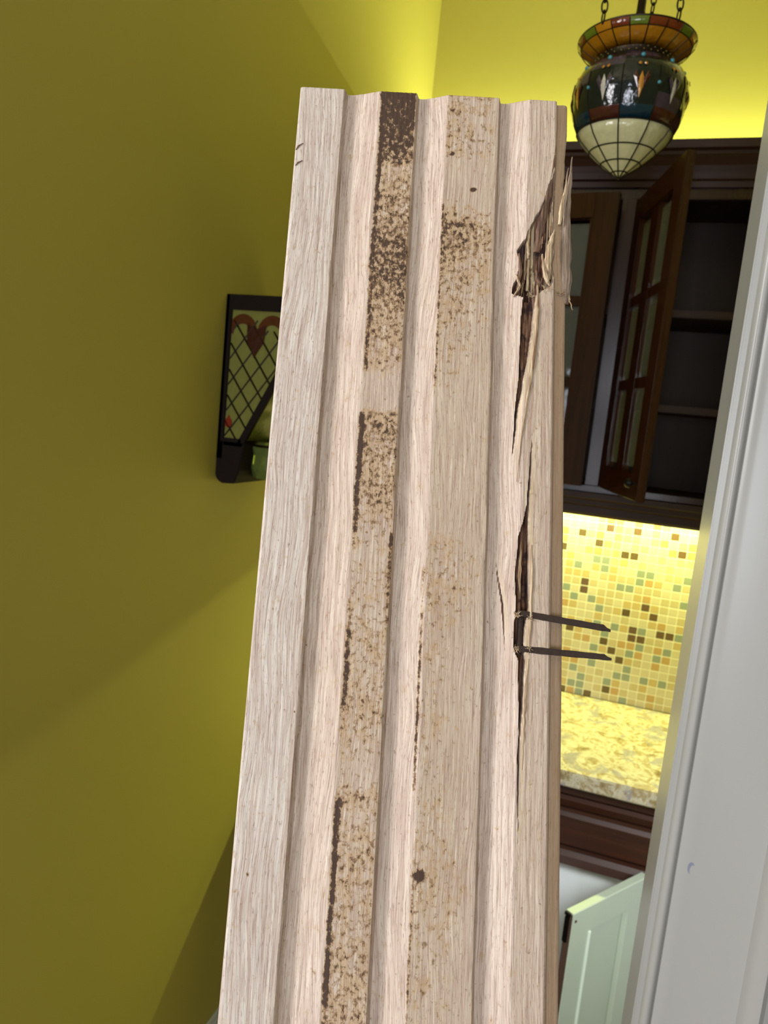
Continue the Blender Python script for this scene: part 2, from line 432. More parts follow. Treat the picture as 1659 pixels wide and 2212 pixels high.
# crown moulding and light rail
bm = bmesh.new()
cp = [(2.168, 2.444), (2.160, 2.444), (2.158, 2.458), (2.150, 2.462), (2.146, 2.476), (2.140, 2.492), (2.128, 2.508), (2.122, 2.514),
      (2.122, 2.522), (2.110, 2.526), (2.108, 2.546), (2.122, 2.546), (2.160, 2.476), (2.1690, 2.4565), (2.1690, 2.4445)]
extrude_poly(bm, [(-.826, y, z) for y, z in cp], (1.93, 0, 0))
o = obj('crown_moulding', bm, M['cherry_h']); tag(o, 'dark cherry stepped crown moulding along the top of the wall cabinets', 'moulding')
bm = bmesh.new()
lp = [(2.150, 1.619), (2.150, 1.604), (2.156, 1.598), (2.154, 1.586), (2.162, 1.580), (2.160, 1.560), (2.166, 1.552), (2.182, 1.552), (2.184, 1.619)]
extrude_poly(bm, [(-.826, y, z) for y, z in lp], (1.93, 0, 0))
o = obj('light_rail', bm, M['cherry_h']); tag(o, 'dark cherry light rail running below the wall cabinets above the mosaic', 'moulding')

# ------------------------------------------------------------------ pendant lamp
def opal(name, col, rough=.18, trans=.25, emis=None):
    a = N(name); c = a.coord()
    nz = a.noise(c, 38, 4, .6, 1.0)
    dk = tuple(x * .72 for x in col[:3]) + (1,)
    a.bump(a.noise(c, 90, 3), .5, .003)
    return a.out(a.mix(nz, dk, col), rough, Subsurface_Weight=0.0, Coat_Weight=.3, Coat_Roughness=.1)
G = {'amber': opal('amber_art_glass', srgb(176, 118, 22)), 'cream': opal('cream_art_glass', srgb(208, 204, 158)),
     'green': opal('green_art_glass', srgb(96, 116, 28)), 'red': opal('rust_red_art_glass', srgb(112, 46, 18)),
     'dark': opal('blue_black_art_glass', srgb(16, 26, 26), .10), 'darkbrown': opal('brown_art_glass', srgb(72, 34, 26)),
     'teal': opal('deep_teal_art_glass', srgb(14, 46, 58), .1), 'gem': opal('turquoise_glass_gem', srgb(70, 150, 165), .05),
     'gold': opal('gold_art_glass', srgb(190, 132, 44)), 'pearl': opal('pearl_art_glass', srgb(200, 194, 178), .08),
     'mauve': opal('mauve_art_glass', srgb(66, 54, 66), .1)}
def sweep_cells(bm, prof, n, off, sub=4):
    """lathe surface in n gores (flat-ish panels); returns nothing"""
    lathe(bm, prof, n * sub)
def pendant():
    cx, cy = -.105, 1.35
    t = thing('pendant_lamp', 'stained glass urn-shaped pendant lamp hanging on chains before the dark cabinets', 'lamp', (cx, cy, 2.212))
    z0 = 2.212
    A0 = math.radians(-90 - 4.5)
    NP = 10
    def pt(r, a, z): return (r * math.cos(a), r * math.sin(a), z - z0)
    cone = [(.0015, 2.212), (.013, 2.2205), (.032, 2.2335), (.053, 2.2515), (.0690, 2.2680), (.0768, 2.2800)]
    bowl = [(.0768, 2.280), (.0850, 2.298), (.0900, 2.318), (.0922, 2.338), (.0900, 2.355), (.0825, 2.370), (.0715, 2.381), (.0605, 2.387)]
    def interp(prof, z):
        for (r0, a), (r1, b) in zip(prof, prof[1:]):
            if a <= z <= b: return r0 + (r1 - r0) * (z - a) / (b - a)
        return prof[-1][0]
    # gore cells as separate panel faces on a n-gon lathe
    def gores(name, prof, n, mats, pick, th=.0022, a0=A0, sub=3):
        bm = bmesh.new(); N_ = n * sub
        ring = [[bm.verts.new(pt(r, a0 + 2 * PI * k / N_, z)) for k in range(N_)] for r, z in prof]
        for i in range(len(prof) - 1):
            for k in range(N_):
                f = bm.faces.new((ring[i][k], ring[i][(k + 1) % N_], ring[i + 1][(k + 1) % N_], ring[i + 1][k]))
                f.material_index = pick(i, k // sub)
        o = obj(name, bm, mats, t, smooth=True)
        sm = o.modifiers.new('thickness', 'SOLIDIFY'); sm.thickness = th; sm.offset = -1
        return o
    gores('cream_glass_cone', cone, NP, [G['cream']], lambda i, k: 0)['label'] = 'cream glass tip of the lamp'
    gores('dark_glass_bowl', bowl, NP, [G['dark'], G['darkbrown'], G['teal'], G['mauve']],
          lambda i, k: (2 if (k % 4 == 0) else 1) if i == 0 else (3 if (i * 7 + k * 3) % 5 == 0 else 0))['label'] = 'blue-black glass bowl of the lamp'
    NC = 20
    flare = [(.0600, 2.397), (.0730, 2.4045), (.0860, 2.4130), (.0925, 2.4215)]
    gores('amber_glass_collar', flare, NC, [G['amber'], G['green'], G['red']],
          lambda i, k: 0 if i < 2 else (1, 2, 2, 1, 0, 2, 1)[k % 7])['label'] = 'flared amber glass collar'
    # lead came lines
    bm = bmesh.new()
    for k in range(NP):
        a = A0 + 2 * PI * k / NP
        tube(bm, [pt(r + .0006, a, z) for r, z in cone], .0011, 6)
    for z in (2.2205, 2.2335, 2.2515, 2.280):
        r = interp(cone, z) + .0006
        tube(bm, [pt(r, 2 * PI * k / 60, z) for k in range(60)], .0011, 6, True)
    for k in range(NP):
        a = A0 + 2 * PI * k / NP
        tube(bm, [pt(r + .0002, a, z) for r, z in bowl[:5]], .0008, 5)
    for k in range(NC):
        a = A0 + 2 * PI * k / NC
        tube(bm, [pt(r + .0010, a, z - .0016) for r, z in flare], .0011, 6)
    tube(bm, [pt(.0868, 2 * PI * k / 60, 2.4116) for k in range(60)], .0011, 6, True)
    obj('lead_came', bm, M['bronze'], t, smooth=True)
    bm = bmesh.new()
    tube(bm, [pt(.0928, 2 * PI * k / 60, 2.4220) for k in range(60)], .0016, 8, True)
    obj('rim', bm, M['bronze'], t, smooth=True)
    # pierced gallery: band with bright dots standing in for light through its holes
    bm = bmesh.new(); lathe(bm, [(.0590, 2.384 - z0), (.0620, 2.3855 - z0), (.0612, 2.390 - z0), (.0624, 2.3945 - z0), (.0590, 2.3975 - z0)], 60)
    obj('pierced_gallery', bm, M['bronze'], t, smooth=True)
    bm = bmesh.new()
    for row, z in enumerate((2.3885, 2.3930)):
        for k in range(34):
            a = 2 * PI * (k + .5 * row) / 34
            bmesh.ops.create_icosphere(bm, subdivisions=1, radius=.0012, matrix=Matrix.Translation(pt(.0624, a, z)))
    obj('hole_light_dots', bm, M['hole_light'], t, smooth=True)['kind'] = 'stuff'
    # flower motifs on the bowl
    def patch(bm, a, z, pts):
        vs = []
        for u, v in pts:
            zz = z + v; r = interp(bowl, zz) + .0012
            vs.append(bm.verts.new(pt(r, a + u / .092, zz)))
        c = sum((v.co for v in vs), Vector()) / len(vs); d = Vector((c.x, c.y, 0)).normalized()
        cv = bm.verts.new(c + d * .0022)
        for i in range(len(vs)): bm.faces.new((vs[i], vs[(i + 1) % len(vs)], cv))
    for k in range(NP):
        a = A0 + 2 * PI * (k + .5) / NP; alt = k % 2
        bm = bmesh.new()
        patch(bm, a, 2.325, [(0, -.020), (.0055, .002), (0, .018), (-.0055, .002)])
        obj('petal', bm, G['pearl'] if alt else G['gold'], t)
        bm = bmesh.new()
        for s in (-1, 1): patch(bm, a, 2.328, [(s * .004, -.010), (s * .013, .008), (s * .009, .016), (s * .003, .004)])
        obj('side_petals', bm, G['mauve'] if alt else G['darkbrown'], t)
        bm = bmesh.new()
        for s in (-1, 1): patch(bm, a, 2.355, [(s * .0045 + .0028 * math.cos(q), .0028 * math.sin(q)) for q in np.linspace(0, 2 * PI, 7)[:-1]])
        obj('bud', bm, G['gold'], t)
        bm = bmesh.new()
        bmesh.ops.create_icosphere(bm, subdivisions=2, radius=.0038, matrix=Matrix.Translation(pt(.0805, a, 2.371)))
        obj('glass_gem', bm, G['gem'], t, smooth=True)
        if k % 2:
            b = A0 + 2 * PI * k / NP; bm = bmesh.new()
            bmesh.ops.create_icosphere(bm, subdivisions=2, radius=.0028, matrix=Matrix.Translation(pt(.0915, b, 2.330)))
            obj('glass_gem', bm, G['gem'], t, smooth=True)
    # chains, stem, canopy
    def chain(x, y, za, zb, r=.0095):
        bm = bmesh.new(); z = za; i = 0; pitch = .0155
        while z < zb:
            c = Vector((x, y, z - z0 + .008)); pts = []
            for q in range(14):
                a = 2 * PI * q / 14; u = math.cos(a) * .0050; v = math.sin(a) * .0098
                pts.append(c + (Vector((u * .85, u * .5, v)) if i % 2 else Vector((-u * .5, u * .85, v))))
            tube(bm, pts, .0014, 6, True); z += pitch; i += 1
        obj('chain', bm, M['bronze'], t, smooth=True)
    zc = 3.32
    chain(-.049, -.079, 2.421, zc); chain(.062, -.069, 2.421, zc); chain(.012, .091, 2.421, zc)
    bm = bmesh.new(); tube(bm, [(0, 0, 2.392 - z0), (0, 0, zc - z0)], .0045, 10)
    lathe(bm, [(.002, .150), (.010, .152), (.013, .165), (.009, .176), (.012, .190), (.007, .20), (.006, .34), (.011, .35), (.006, .365)], 16, (0, 0, .06))
    obj('stem', bm, M['bronze'], t, smooth=True)
    bm = bmesh.new(); lathe(bm, [(0, 3.305 - z0), (.05, 3.31 - z0), (.10, 3.335 - z0), (.10, 3.35 - z0)], 40)
    obj('canopy', bm, M['bronze'], t, smooth=True)
pendant()

# ------------------------------------------------------------------ wall sconce (side panel faces the camera)
def sconce():
    y0, y1, xw = 1.327, 1.500, -.8275
    t = thing('wall_sconce', 'dark framed stained glass wall sconce on the olive wall, partly behind the board', 'lamp', (xw, 1.41, 1.613))
    t.matrix_world = Matrix.Translation(t.location); inv = t.matrix_world.inverted()
    def P(name, bm, m, smooth=False, bev=0, par=t):
        bmesh.ops.transform(bm, matrix=inv, verts=bm.verts); return obj(name, bm, m, par, smooth=smooth, bevel=bev)
    ZTp, ZBp = 1.990, 1.700
    def xd(z): return -.776 + (z - ZBp) * (.152 / .29)         # the sloping front edge
    P('backplate', bx((xw, xw + .008, y0, y1, 1.66, ZTp)), M['dark_frame'], bev=.001)
    def side(y, sgn):
        fr = []
        bm = bmesh.new()
        box(bm, xw, xd(ZTp) + .012, y, y + .010, ZTp - .030, ZTp)
        box(bm, xw, xw + .014, y, y + .010, 1.66, ZTp - .03)
        extrude_poly(bm, [(xd(ZBp) - .010, y, ZBp - .012), (xd(ZBp) + .006, y, ZBp - .012), (xd(ZTp - .03) + .010, y, ZTp - .03), (xd(ZTp - .03) - .006, y, ZTp - .03)], (0, .010, 0))
        box(bm, xw + .014, xd(ZBp) + .004, y, y + .010, ZBp - .012, ZBp + .004)
        P('frame', bm, M['dark_frame'], bev=.0008)
        bm = bmesh.new()
        extrude_poly(bm, [(xw + .012, y + .004, ZBp), (xd(ZBp), y + .004, ZBp), (xd(ZTp - .03), y + .004, ZTp - .03), (xw + .012, y + .004, ZTp - .03)], (0, .003, 0))
        g = P('glass_panel', bm, G['sconce'])
        # lattice of lead lines clipped to the panel
        bm = bmesh.new()
        def inside(x, z): return xw + .013 < x < xd(z) and ZBp < z < ZTp - .075 + .03 * abs(math.sin((x - xw) * 60))
        yy = y + .0035 if sgn > 0 else y + .0075
        for sl, off in ((1.35, .030), (-1.35, .030)):
            for k in range(-14, 20):
                pts = []
                for q in range(80):
                    x = xw + .012 + q * .0025; z = ZBp + k * .052 + sl * (x - xw) * 1.0 - (.012 if sl > 0 else -.006)
                    if inside(x, z): pts.append((x, yy, z))
                if len(pts) > 1: tube(bm, [pts[0], pts[-1]], .0019, 5)
        P('lead_lattice', bm, M['bronze'])
        # heart ornament, two arcs meeting in a point
        bm = bmesh.new()
        def arc(cx, s):
            o_, i_ = [], []
            for q in range(13):
                a = PI * q / 12
                o_.append((cx + s * math.cos(a) * .033, yy - .001, 1.916 + math.sin(a) * .037)); i_.append((cx + s * math.cos(a) * .021, yy - .001, 1.912 + math.sin(a) * .022))
            for q in range(12):
                extrude_poly(bm, [o_[q], o_[q + 1], i_[q + 1], i_[q]], (0, .0025, 0))
        arc(-.788, -1); arc(-.722, 1)
        P('heart_arcs', bm, G['amberred'])
        bm = bmesh.new()
        extrude_poly(bm, [(-.758, yy - .0015, 1.868), (-.738, yy - .0015, 1.900), (-.735, yy - .0015, 1.934), (-.755, yy - .0015, 1.925), (-.778, yy - .0015, 1.934), (-.776, yy - .0015, 1.900)], (0, .0025, 0))
        P('heart_point', bm, G['darkred'])
        bm = bmesh.new()
        vs = [(-.806 + .0085 * math.cos(q), yy - .001, 1.735 + .010 * math.sin(q) + (.006 if abs(q - PI / 2) < .3 else 0)) for q in np.linspace(0, 2 * PI, 13)[:-1]]
        extrude_poly(bm, vs, (0, .0025, 0)); P('red_glass_drop', bm, G['redglass'])
    G['sconce'] = opal('olive_cream_art_glass', srgb(136, 138, 66), .35)
    G['amberred'] = opal('brown_amber_art_glass', srgb(92, 44, 14)); G['darkred'] = opal('dark_red_art_glass', srgb(66, 16, 8)); G['redglass'] = opal('bright_red_art_glass', srgb(150, 44, 18))
    side(y0, 1); side(y1 - .010, -1)
    # sloping front panel
    bm = bmesh.new()
    extrude_poly(bm, [(xd(ZBp), y0 + .010, ZBp), (xd(ZTp), y0 + .010, ZTp), (xd(ZTp) - .003, y0 + .010, ZTp), (xd(ZBp) - .003, y0 + .010, ZBp)], (0, y1 - y0 - .020, 0))
    P('front_glass', bm, G['sconce'])
    # lower bracket with a rounded bottom
    bm = bmesh.new(); pts = []
    for a in np.linspace(0, 1, 9):
        pts.append((xw + .040 * math.sin(a * PI / 2) , y0, 1.612 + .024 * (1 - math.cos(a * PI / 2))))
    pts = [(xw, y0, 1.698), (xw, y0, 1.626), (xw + .006, y0, 1.615), (xw + .018, y0, 1.610), (xw + .046, y0, 1.612), (xw + .056, y0, 1.640), (xw + .064, y0, 1.698)]
    extrude_poly(bm, pts, (0, y1 - y0, 0)); P('lower_bracket', bm, M['dark_frame'], bev=.002)
    # faceted green glass dish beside the bracket
    bm = bmesh.new()
    prof = [(0, 1.622), (.050, 1.624), (.060, 1.645), (.058, 1.672), (.064, 1.690), (.048, 1.700), (0, 1.701)]
    lathe(bm, prof, 12, (-.728, (y0 + y1) / 2, 0)); P('glass_dish', bm, M['green_glass'])['label'] = 'green faceted glass dish'
    bm = bmesh.new(); tube(bm, [(-.728 + .0605 * math.cos(q), (y0 + y1) / 2 + .0605 * math.sin(q), 1.6925) for q in np.linspace(0, 2 * PI, 25)[:-1]], .003, 8, True)
    P('dish_rim', bm, M['bronze'], True)
    for zz, xx in ((1.735, -.735), (1.765, -.712), (1.80, -.69)):
        bm = bmesh.new(); bmesh.ops.create_icosphere(bm, subdivisions=1, radius=.015, matrix=Matrix.Translation((xx, (y0 + y1) / 2, zz)) @ Matrix.Diagonal((.6, 1, 1.3, 1)))
        P('crystal', bm, M['green_glass'])
sconce()

# ------------------------------------------------------------------ the oak board
O = Vector((-0.20364, 0.38644, 1.96032))
wv = Vector((0.94438, 0.32608, 0.0427)).normalized(); av = Vector((0.14313, -0.29065, -0.94606)).normalized()
av = (av - wv * av.dot(wv)).normalized(); nv = wv.cross(-av)
BM = Matrix(((wv.x, -av.x, nv.x, O.x), (wv.y, -av.y, nv.y, O.y), (wv.z, -av.z, nv.z, O.z), (0, 0, 0, 1)))
LEN = 2.066
GR = [(23.8, 42.6), (63.3, 80.0), (108.4, 124.8)]
def sstep(x): x = np.clip(x, 0, 1); return x * x * (3 - 2 * x)
# cracks: (t mm, centre s, half width) along the board, depth mm
CR = [
 ([(100, 127.5, 1.0), (112, 127.0, 2.6), (116.5, 127.4, 3.3), (132, 126.2, 3.1), (152, 125.0, 2.1), (162, 123.7, 1.2), (168, 123.2, 1.3), (176, 122.4, .8), (182, 121.8, .7), (194, 121.0, .45), (206, 120.4, .1)], 6.5),
 ([(188, 130.2, .05), (207, 129.3, .45), (226, 128.5, .6), (235, 127.6, 1.3), (243, 126.6, 2.7), (260, 126.6, 3.3), (276, 126.9, 3.3), (285, 125.8, 2.7), (296, 125.5, 2.3), (301, 126.9, 1.7), (316, 126.8, 1.2), (326, 126.7, .8), (334, 126.5, .4), (345, 126.3, .55), (361, 126.6, .35), (380, 126.8, .12), (410, 127.0, .03)], 6.5),
 ([(250, 113.5, .05), (262, 115.5, .4), (275, 117.6, .55), (290, 119, .3), (305, 119.6, .05)], 2.0),
]
TEAR = [(22, 141.4, 141.5), (40, 139.5, 142), (60, 134.2, 142), (74, 128.2, 141), (84, 124.0, 139.5), (90, 120.3, 139), (96, 121.0, 139.5), (104, 121.4, 139), (110, 118.6, 137), (114, 118.4, 131), (117, 124, 128)]
def fbm(s, t, seed, sc_s, sc_t, oct=4):
    """value noise on numpy arrays"""
    out = np.zeros_like(s); amp = 1.0; tot = 0
    for o_ in range(oct):
        x = s * sc_s * 2 ** o_ + seed * 17.3; y = t * sc_t * 2 ** o_ + seed * 5.1
        xi = np.floor(x).astype(np.int64); yi = np.floor(y).astype(np.int64); xf = x - xi; yf = y - yi
        def h(a, b):
            n_ = (a * 374761393 + b * 668265263 + int(seed) * 1442695041) & 0xffffffff
            n_ = ((n_ ^ (n_ >> 13)) * 1274126177) & 0xffffffff
            return ((n_ ^ (n_ >> 16)) & 0xffff) / 65535.0
        u = xf * xf * (3 - 2 * xf); v = yf * yf * (3 - 2 * yf)
        out += amp * ((h(xi, yi) * (1 - u) + h(xi + 1, yi) * u) * (1 - v) + (h(xi, yi + 1) * (1 - u) + h(xi + 1, yi + 1) * u) * v)
        tot += amp; amp *= .5
    return out / tot
def board():
    s_top = np.unique(np.concatenate([np.arange(0, 118, .55), np.arange(118, 140.01, .33), [140.0]]))
    prof_rest = [(140.15, -.6), (140.3, -3.3), (140.8, -3.6), (144.6, -3.3), (146.0, -3.7), (146.8, -4.9), (146.8, -10.6), (146.3, -11.8), (145.2, -12.4),
                 (140.2, -12.5), (140.0, -18.4), (139.4, -19), (.6, -19), (0, -18.4), (0, -12.6), (6.5, -12.4), (6.5, -6.6), (0, -6.4), (-.15, -.8)]
    t_rows = np.concatenate([[0, .25, .6, 1.1], np.arange(1.6, 505, .6), np.arange(510, LEN * 1000 - 5, 20), [LEN * 1000]])
    ns, nr, nt = len(s_top), len(prof_rest), len(t_rows)
    Sg, Tg = np.meshgrid(s_top, t_rows)
    Z = np.zeros_like(Sg)
    wob = (fbm(np.zeros_like(Sg), Tg, 3, 1, .02, 3) - .5) * 1.0
    for a, b in GR:
        a_ = a + wob; b_ = b + wob
        u = (Sg - a_) / (b_ - a_)
        g = sstep(u / .11) * (1 - .92 * np.clip((u - .22) / .76, 0, 1) ** 1.25)
        Z = Z - 4.2 * np.where((u > 0) & (u < 1), g, 0)
    # edge rounding and weathering
    Z -= .7 * np.clip(1 - Sg / .9, 0, 1) ** 2 + .7 * np.clip((Sg - 139.2) / .8, 0, 1) ** 2
    Z -= .5 * np.clip(1 - Tg / 1.1, 0, 1) ** 2
    Z += (fbm(Sg, Tg, 1, 1.1, .03, 3) - .5) * .30
    torn = np.zeros_like(Z); fresh = np.zeros_like(Z)
    for pts, dep in CR:
        tt = [p[0] for p in pts]
        c = np.interp(Tg, tt, [p[1] for p in pts]) + (fbm(np.zeros_like(Sg), Tg, 9, 1, .12, 3) - .5) * .8
        hw = np.interp(Tg, tt, [p[2] for p in pts], left=0, right=0)
        m = hw - np.abs(Sg - c)
        k = sstep(m / .35) * (m > 0)
        # ragged floor: strips of fibre left standing in the split
        fl = dep * (.72 + .5 * (fbm(Sg, Tg, 21, .9, .015, 2) - .3)) * np.clip(hw / .6, .35, 1)
        Z -= k * fl; torn = np.maximum(torn, k)
        e = np.clip(1 - np.abs(Sg - (c + hw + .9)) / 1.1, 0, 1) * np.clip(hw / .8, 0, 1)
        fresh = np.maximum(fresh, e)
    tt = [p[0] for p in TEAR]
    lo = np.interp(Tg, tt, [p[1] for p in TEAR]) + (fbm(np.zeros_like(Sg), Tg, 31, 1, .25, 3) - .5) * 1.6
    hi = np.interp(Tg, tt, [p[2] for p in TEAR])
    ins = np.minimum(np.minimum(Sg - lo, hi + 1.2 - Sg), np.minimum(Tg - 22, 116.8 - Tg + 1.2 * (fbm(Sg, Tg, 8, .8, .1) - .5)))
    k = sstep(ins / 1.0) * (ins > 0)
    rough = fbm(Sg, Tg, 41, .55, .035, 4); ridge = fbm(Sg, Tg, 43, .9, .02, 3)
    dep = 1.2 + 4.6 * np.clip((Tg - 45) / 55, 0, 1) * (rough > .3) + 3.0 * (ridge - .5)
    Z -= k * np.clip(dep, .6, 6.3); torn = np.maximum(torn, k)
    fresh = np.maximum(fresh, k * (ridge > .57) * .9)
    # stain density (mould and old adhesive), by band and length
    mold = np.zeros_like(Z)
    b1 = [(0, .95), (32, .85), (44, .68), (47, .45), (56, .55), (64, .62), (75, .62), (88, .74), (110, .75), (130, .62), (150, .52), (160, .46), (165, .22), (180, .14), (183, .55), (190, .62), (205, .62), (212, .5), (222, .62), (236, .48), (248, .42), (256, .30), (266, .42), (276, .38), (292, .48), (312, .46), (330, .50), (342, .40), (358, .36), (366, .58), (372, .42), (385, .52), (400, .5), (420, .5), (440, .52), (465, .55), (505, .5), (2100, .4)]
    in1 = sstep((Sg - 43.6) / .8) * sstep((63.8 - Sg) / 1.0)
    mold = np.maximum(mold, in1 * np.interp(Tg, [p[0] for p in b1], [p[1] for p in b1]))
    line = [(0, .7), (2, 1), (40, .95), (60, .9), (100, .85), (140, .8), (160, .75), (166, .1), (182, .1), (184, .95), (215, 1), (240, .9), (250, .5), (262, .3), (280, .55), (300, .9), (318, .95), (330, .6), (345, .4), (355, .2), (365, .5), (369, 1), (398, 1), (412, .95), (445, 1), (455, .6), (462, 1), (505, .9), (2100, .6)]
    lw = 1.6 + 1.5 * fbm(np.zeros_like(Sg), Tg, 51, 1, .06, 3)
    lc = 45.2 + (fbm(np.zeros_like(Sg), Tg, 53, 1, .03, 2) - .5) * .8
    ln = sstep(1.15 - np.abs(Sg - lc) / lw) * np.interp(Tg, [p[0] for p in line], [p[1] for p in line])
    mold = np.maximum(mold, ln * 1.0)
    rl = sstep(1.2 - np.abs(Sg - 62.6) / 1.6) * np.interp(Tg, [240, 245, 262, 285, 300], [0, .85, .8, .62, 0])
    mold = np.maximum(mold, rl)
    b2 = [(0, .55), (4, .35), (10, .5), (14, .30), (20, .42), (36, .42), (40, .25), (62, .22), (70, .40), (78, .64), (92, .62), (98, .5), (112, .48), (124, .42), (135, .40), (150, .32), (165, .28), (180, .24), (240, .24), (250, .36), (275, .36), (290, .3), (330, .28), (380, .30), (400, .36), (430, .32), (465, .34), (505, .33), (2100, .3)]
    in2 = sstep((Sg - 80.0) / .8) * sstep((107.5 - Sg) / 1.0)
    side = 1 - .30 * np.clip((Sg - 88) / 18, 0, 1)
    mold = np.maximum(mold, in2 * side * np.interp(Tg, [p[0] for p in b2], [p[1] for p in b2]))
    e2 = sstep(1.2 - np.abs(Sg - 79.2) / 1.1) * np.interp(Tg, [255, 262, 275, 300, 345, 360, 372], [0, .8, .45, .8, .8, .7, 0])
    mold = np.maximum(mold, e2)
    e3 = sstep(1.2 - np.abs(Sg - 80.6) / 1.2) * np.interp(Tg, [60, 70, 120, 165, 175, 380, 400, 505], [.2, .7, .65, .6, .1, .2, .6, .6])
    mold = np.maximum(mold, e3)
    mold = np.maximum(mold, .21)
    for cs, ct, rs, rt, v in ((96, 56.8, 2.0, 1.6, .95), (83, 397.5, 3.2, 3.6, 1.2), (83.2, 10, 2.4, 2.2, .9), (83.5, 36, 2.4, 2.0, .9), (7.6, 400.5, .9, 1.6, .8), (25.4, 428, .8, 1.4, .8), (22.6, 330, .7, 1.0, .8), (100, 228, .9, 1.2, .7), (88, 400, 4, 6, .42), (94, 26, 5, 9, .5)):
        d = np.sqrt(((Sg - cs) / rs) ** 2 + ((Tg - ct) / rt) ** 2) + (fbm(Sg, Tg, 61, .6, .6, 2) - .5) * .8
        mold = np.maximum(mold, np.clip(1.35 - d, 0, 1) * v)
    tk = 1 - torn
    mold = np.where((Sg > 80) & (Sg < 107.5) & (mold > .27), mold + .10, mold * 1.07)
    mold *= tk
    sap = (fbm(Sg, Tg, 71, .05, .008, 3))
    ingroove = np.zeros_like(Z)
    for a, b in GR: ingroove = np.maximum(ingroove, ((Sg > a) & (Sg < b + 1)) * 1.0)
    tint = np.clip(.45 + .5 * ingroove + (sap - .5) * .8 - .25 * ((Sg > 80) & (Sg < 108)) - .2 * (Sg > 126), 0, 1)
    shear = np.where(Sg < 24, np.clip((170 - Tg) / 170, 0, 1) ** 1.5 * -.14 * Tg, 0)
    gs = Sg + shear + (fbm(Sg, Tg, 81, .035, .012, 3) - .5) * 9
    pale = np.clip((26 - Sg) / 6, 0, 1)
    # assemble vertices
    NV = ns + nr
    co = np.zeros((nt, NV, 3)); co[:, :ns, 0] = Sg; co[:, :ns, 1] = -Tg; co[:, :ns, 2] = Z
    for j, (s, z) in enumerate(prof_rest):
        co[:, ns + j, 0] = s; co[:, ns + j, 1] = -t_rows; co[:, ns + j, 2] = z
    # tongue missing / chewed where the tear reaches the side
    for j, (s, z) in enumerate(prof_rest[:10]):
        amt = np.interp(t_rows, [18, 34, 60, 110, 118], [0, 1.0, 1.6, 1.2, 0]) if s > 140.1 else 0
        co[:, ns + j, 0] -= amt * (.6 + .8 * fbm(np.zeros(nt), t_rows, 91 + j, 1, .2, 3))
        co[:, ns + j, 0] += .35 * (fbm(np.zeros(nt), t_rows, 95, 1, .015, 3) - .5)
    co *= .001
    idx = np.arange(nt * NV).reshape(nt, NV)
    a = idx[:-1, :]; b = idx[1:, :]; a2 = np.roll(a, -1, 1); b2_ = np.roll(b, -1, 1)
    quads = np.stack([a, b, b2_, a2], -1).reshape(-1, 4)
    faces = quads.tolist() + [idx[0, :].tolist(), idx[-1, ::-1].tolist()]
    me = bpy.data.meshes.new('oak_floorboard')
    me.from_pydata(co.reshape(-1, 3).tolist(), [], faces); me.validate(); me.update()
    def attr(name, arr, rest):
        full = np.zeros((nt, NV), dtype=np.float32); full[:, :ns] = arr
        full[:, ns:] = rest
        at_ = me.attributes.new(name, 'FLOAT', 'POINT'); at_.data.foreach_set('value', full.reshape(-1))
    attr('mold', mold, .22); attr('torn', torn, 0); attr('fresh', fresh, 0); attr('tint', tint, .3)
    attr('grain_s', gs, np.array([p[0] + p[1] * 1.3 for p in prof_rest])); attr('pale', pale, 0)
    sd = np.zeros(nr); sd[1:12] = 1
    attr('tongue', 0 * Sg, sd)
    o = link_mesh('oak_floorboard', me, oak(), None)
    for p in me.polygons: p.use_smooth = True
    me.set_sharp_from_angle(angle=math.radians(50))
    return o
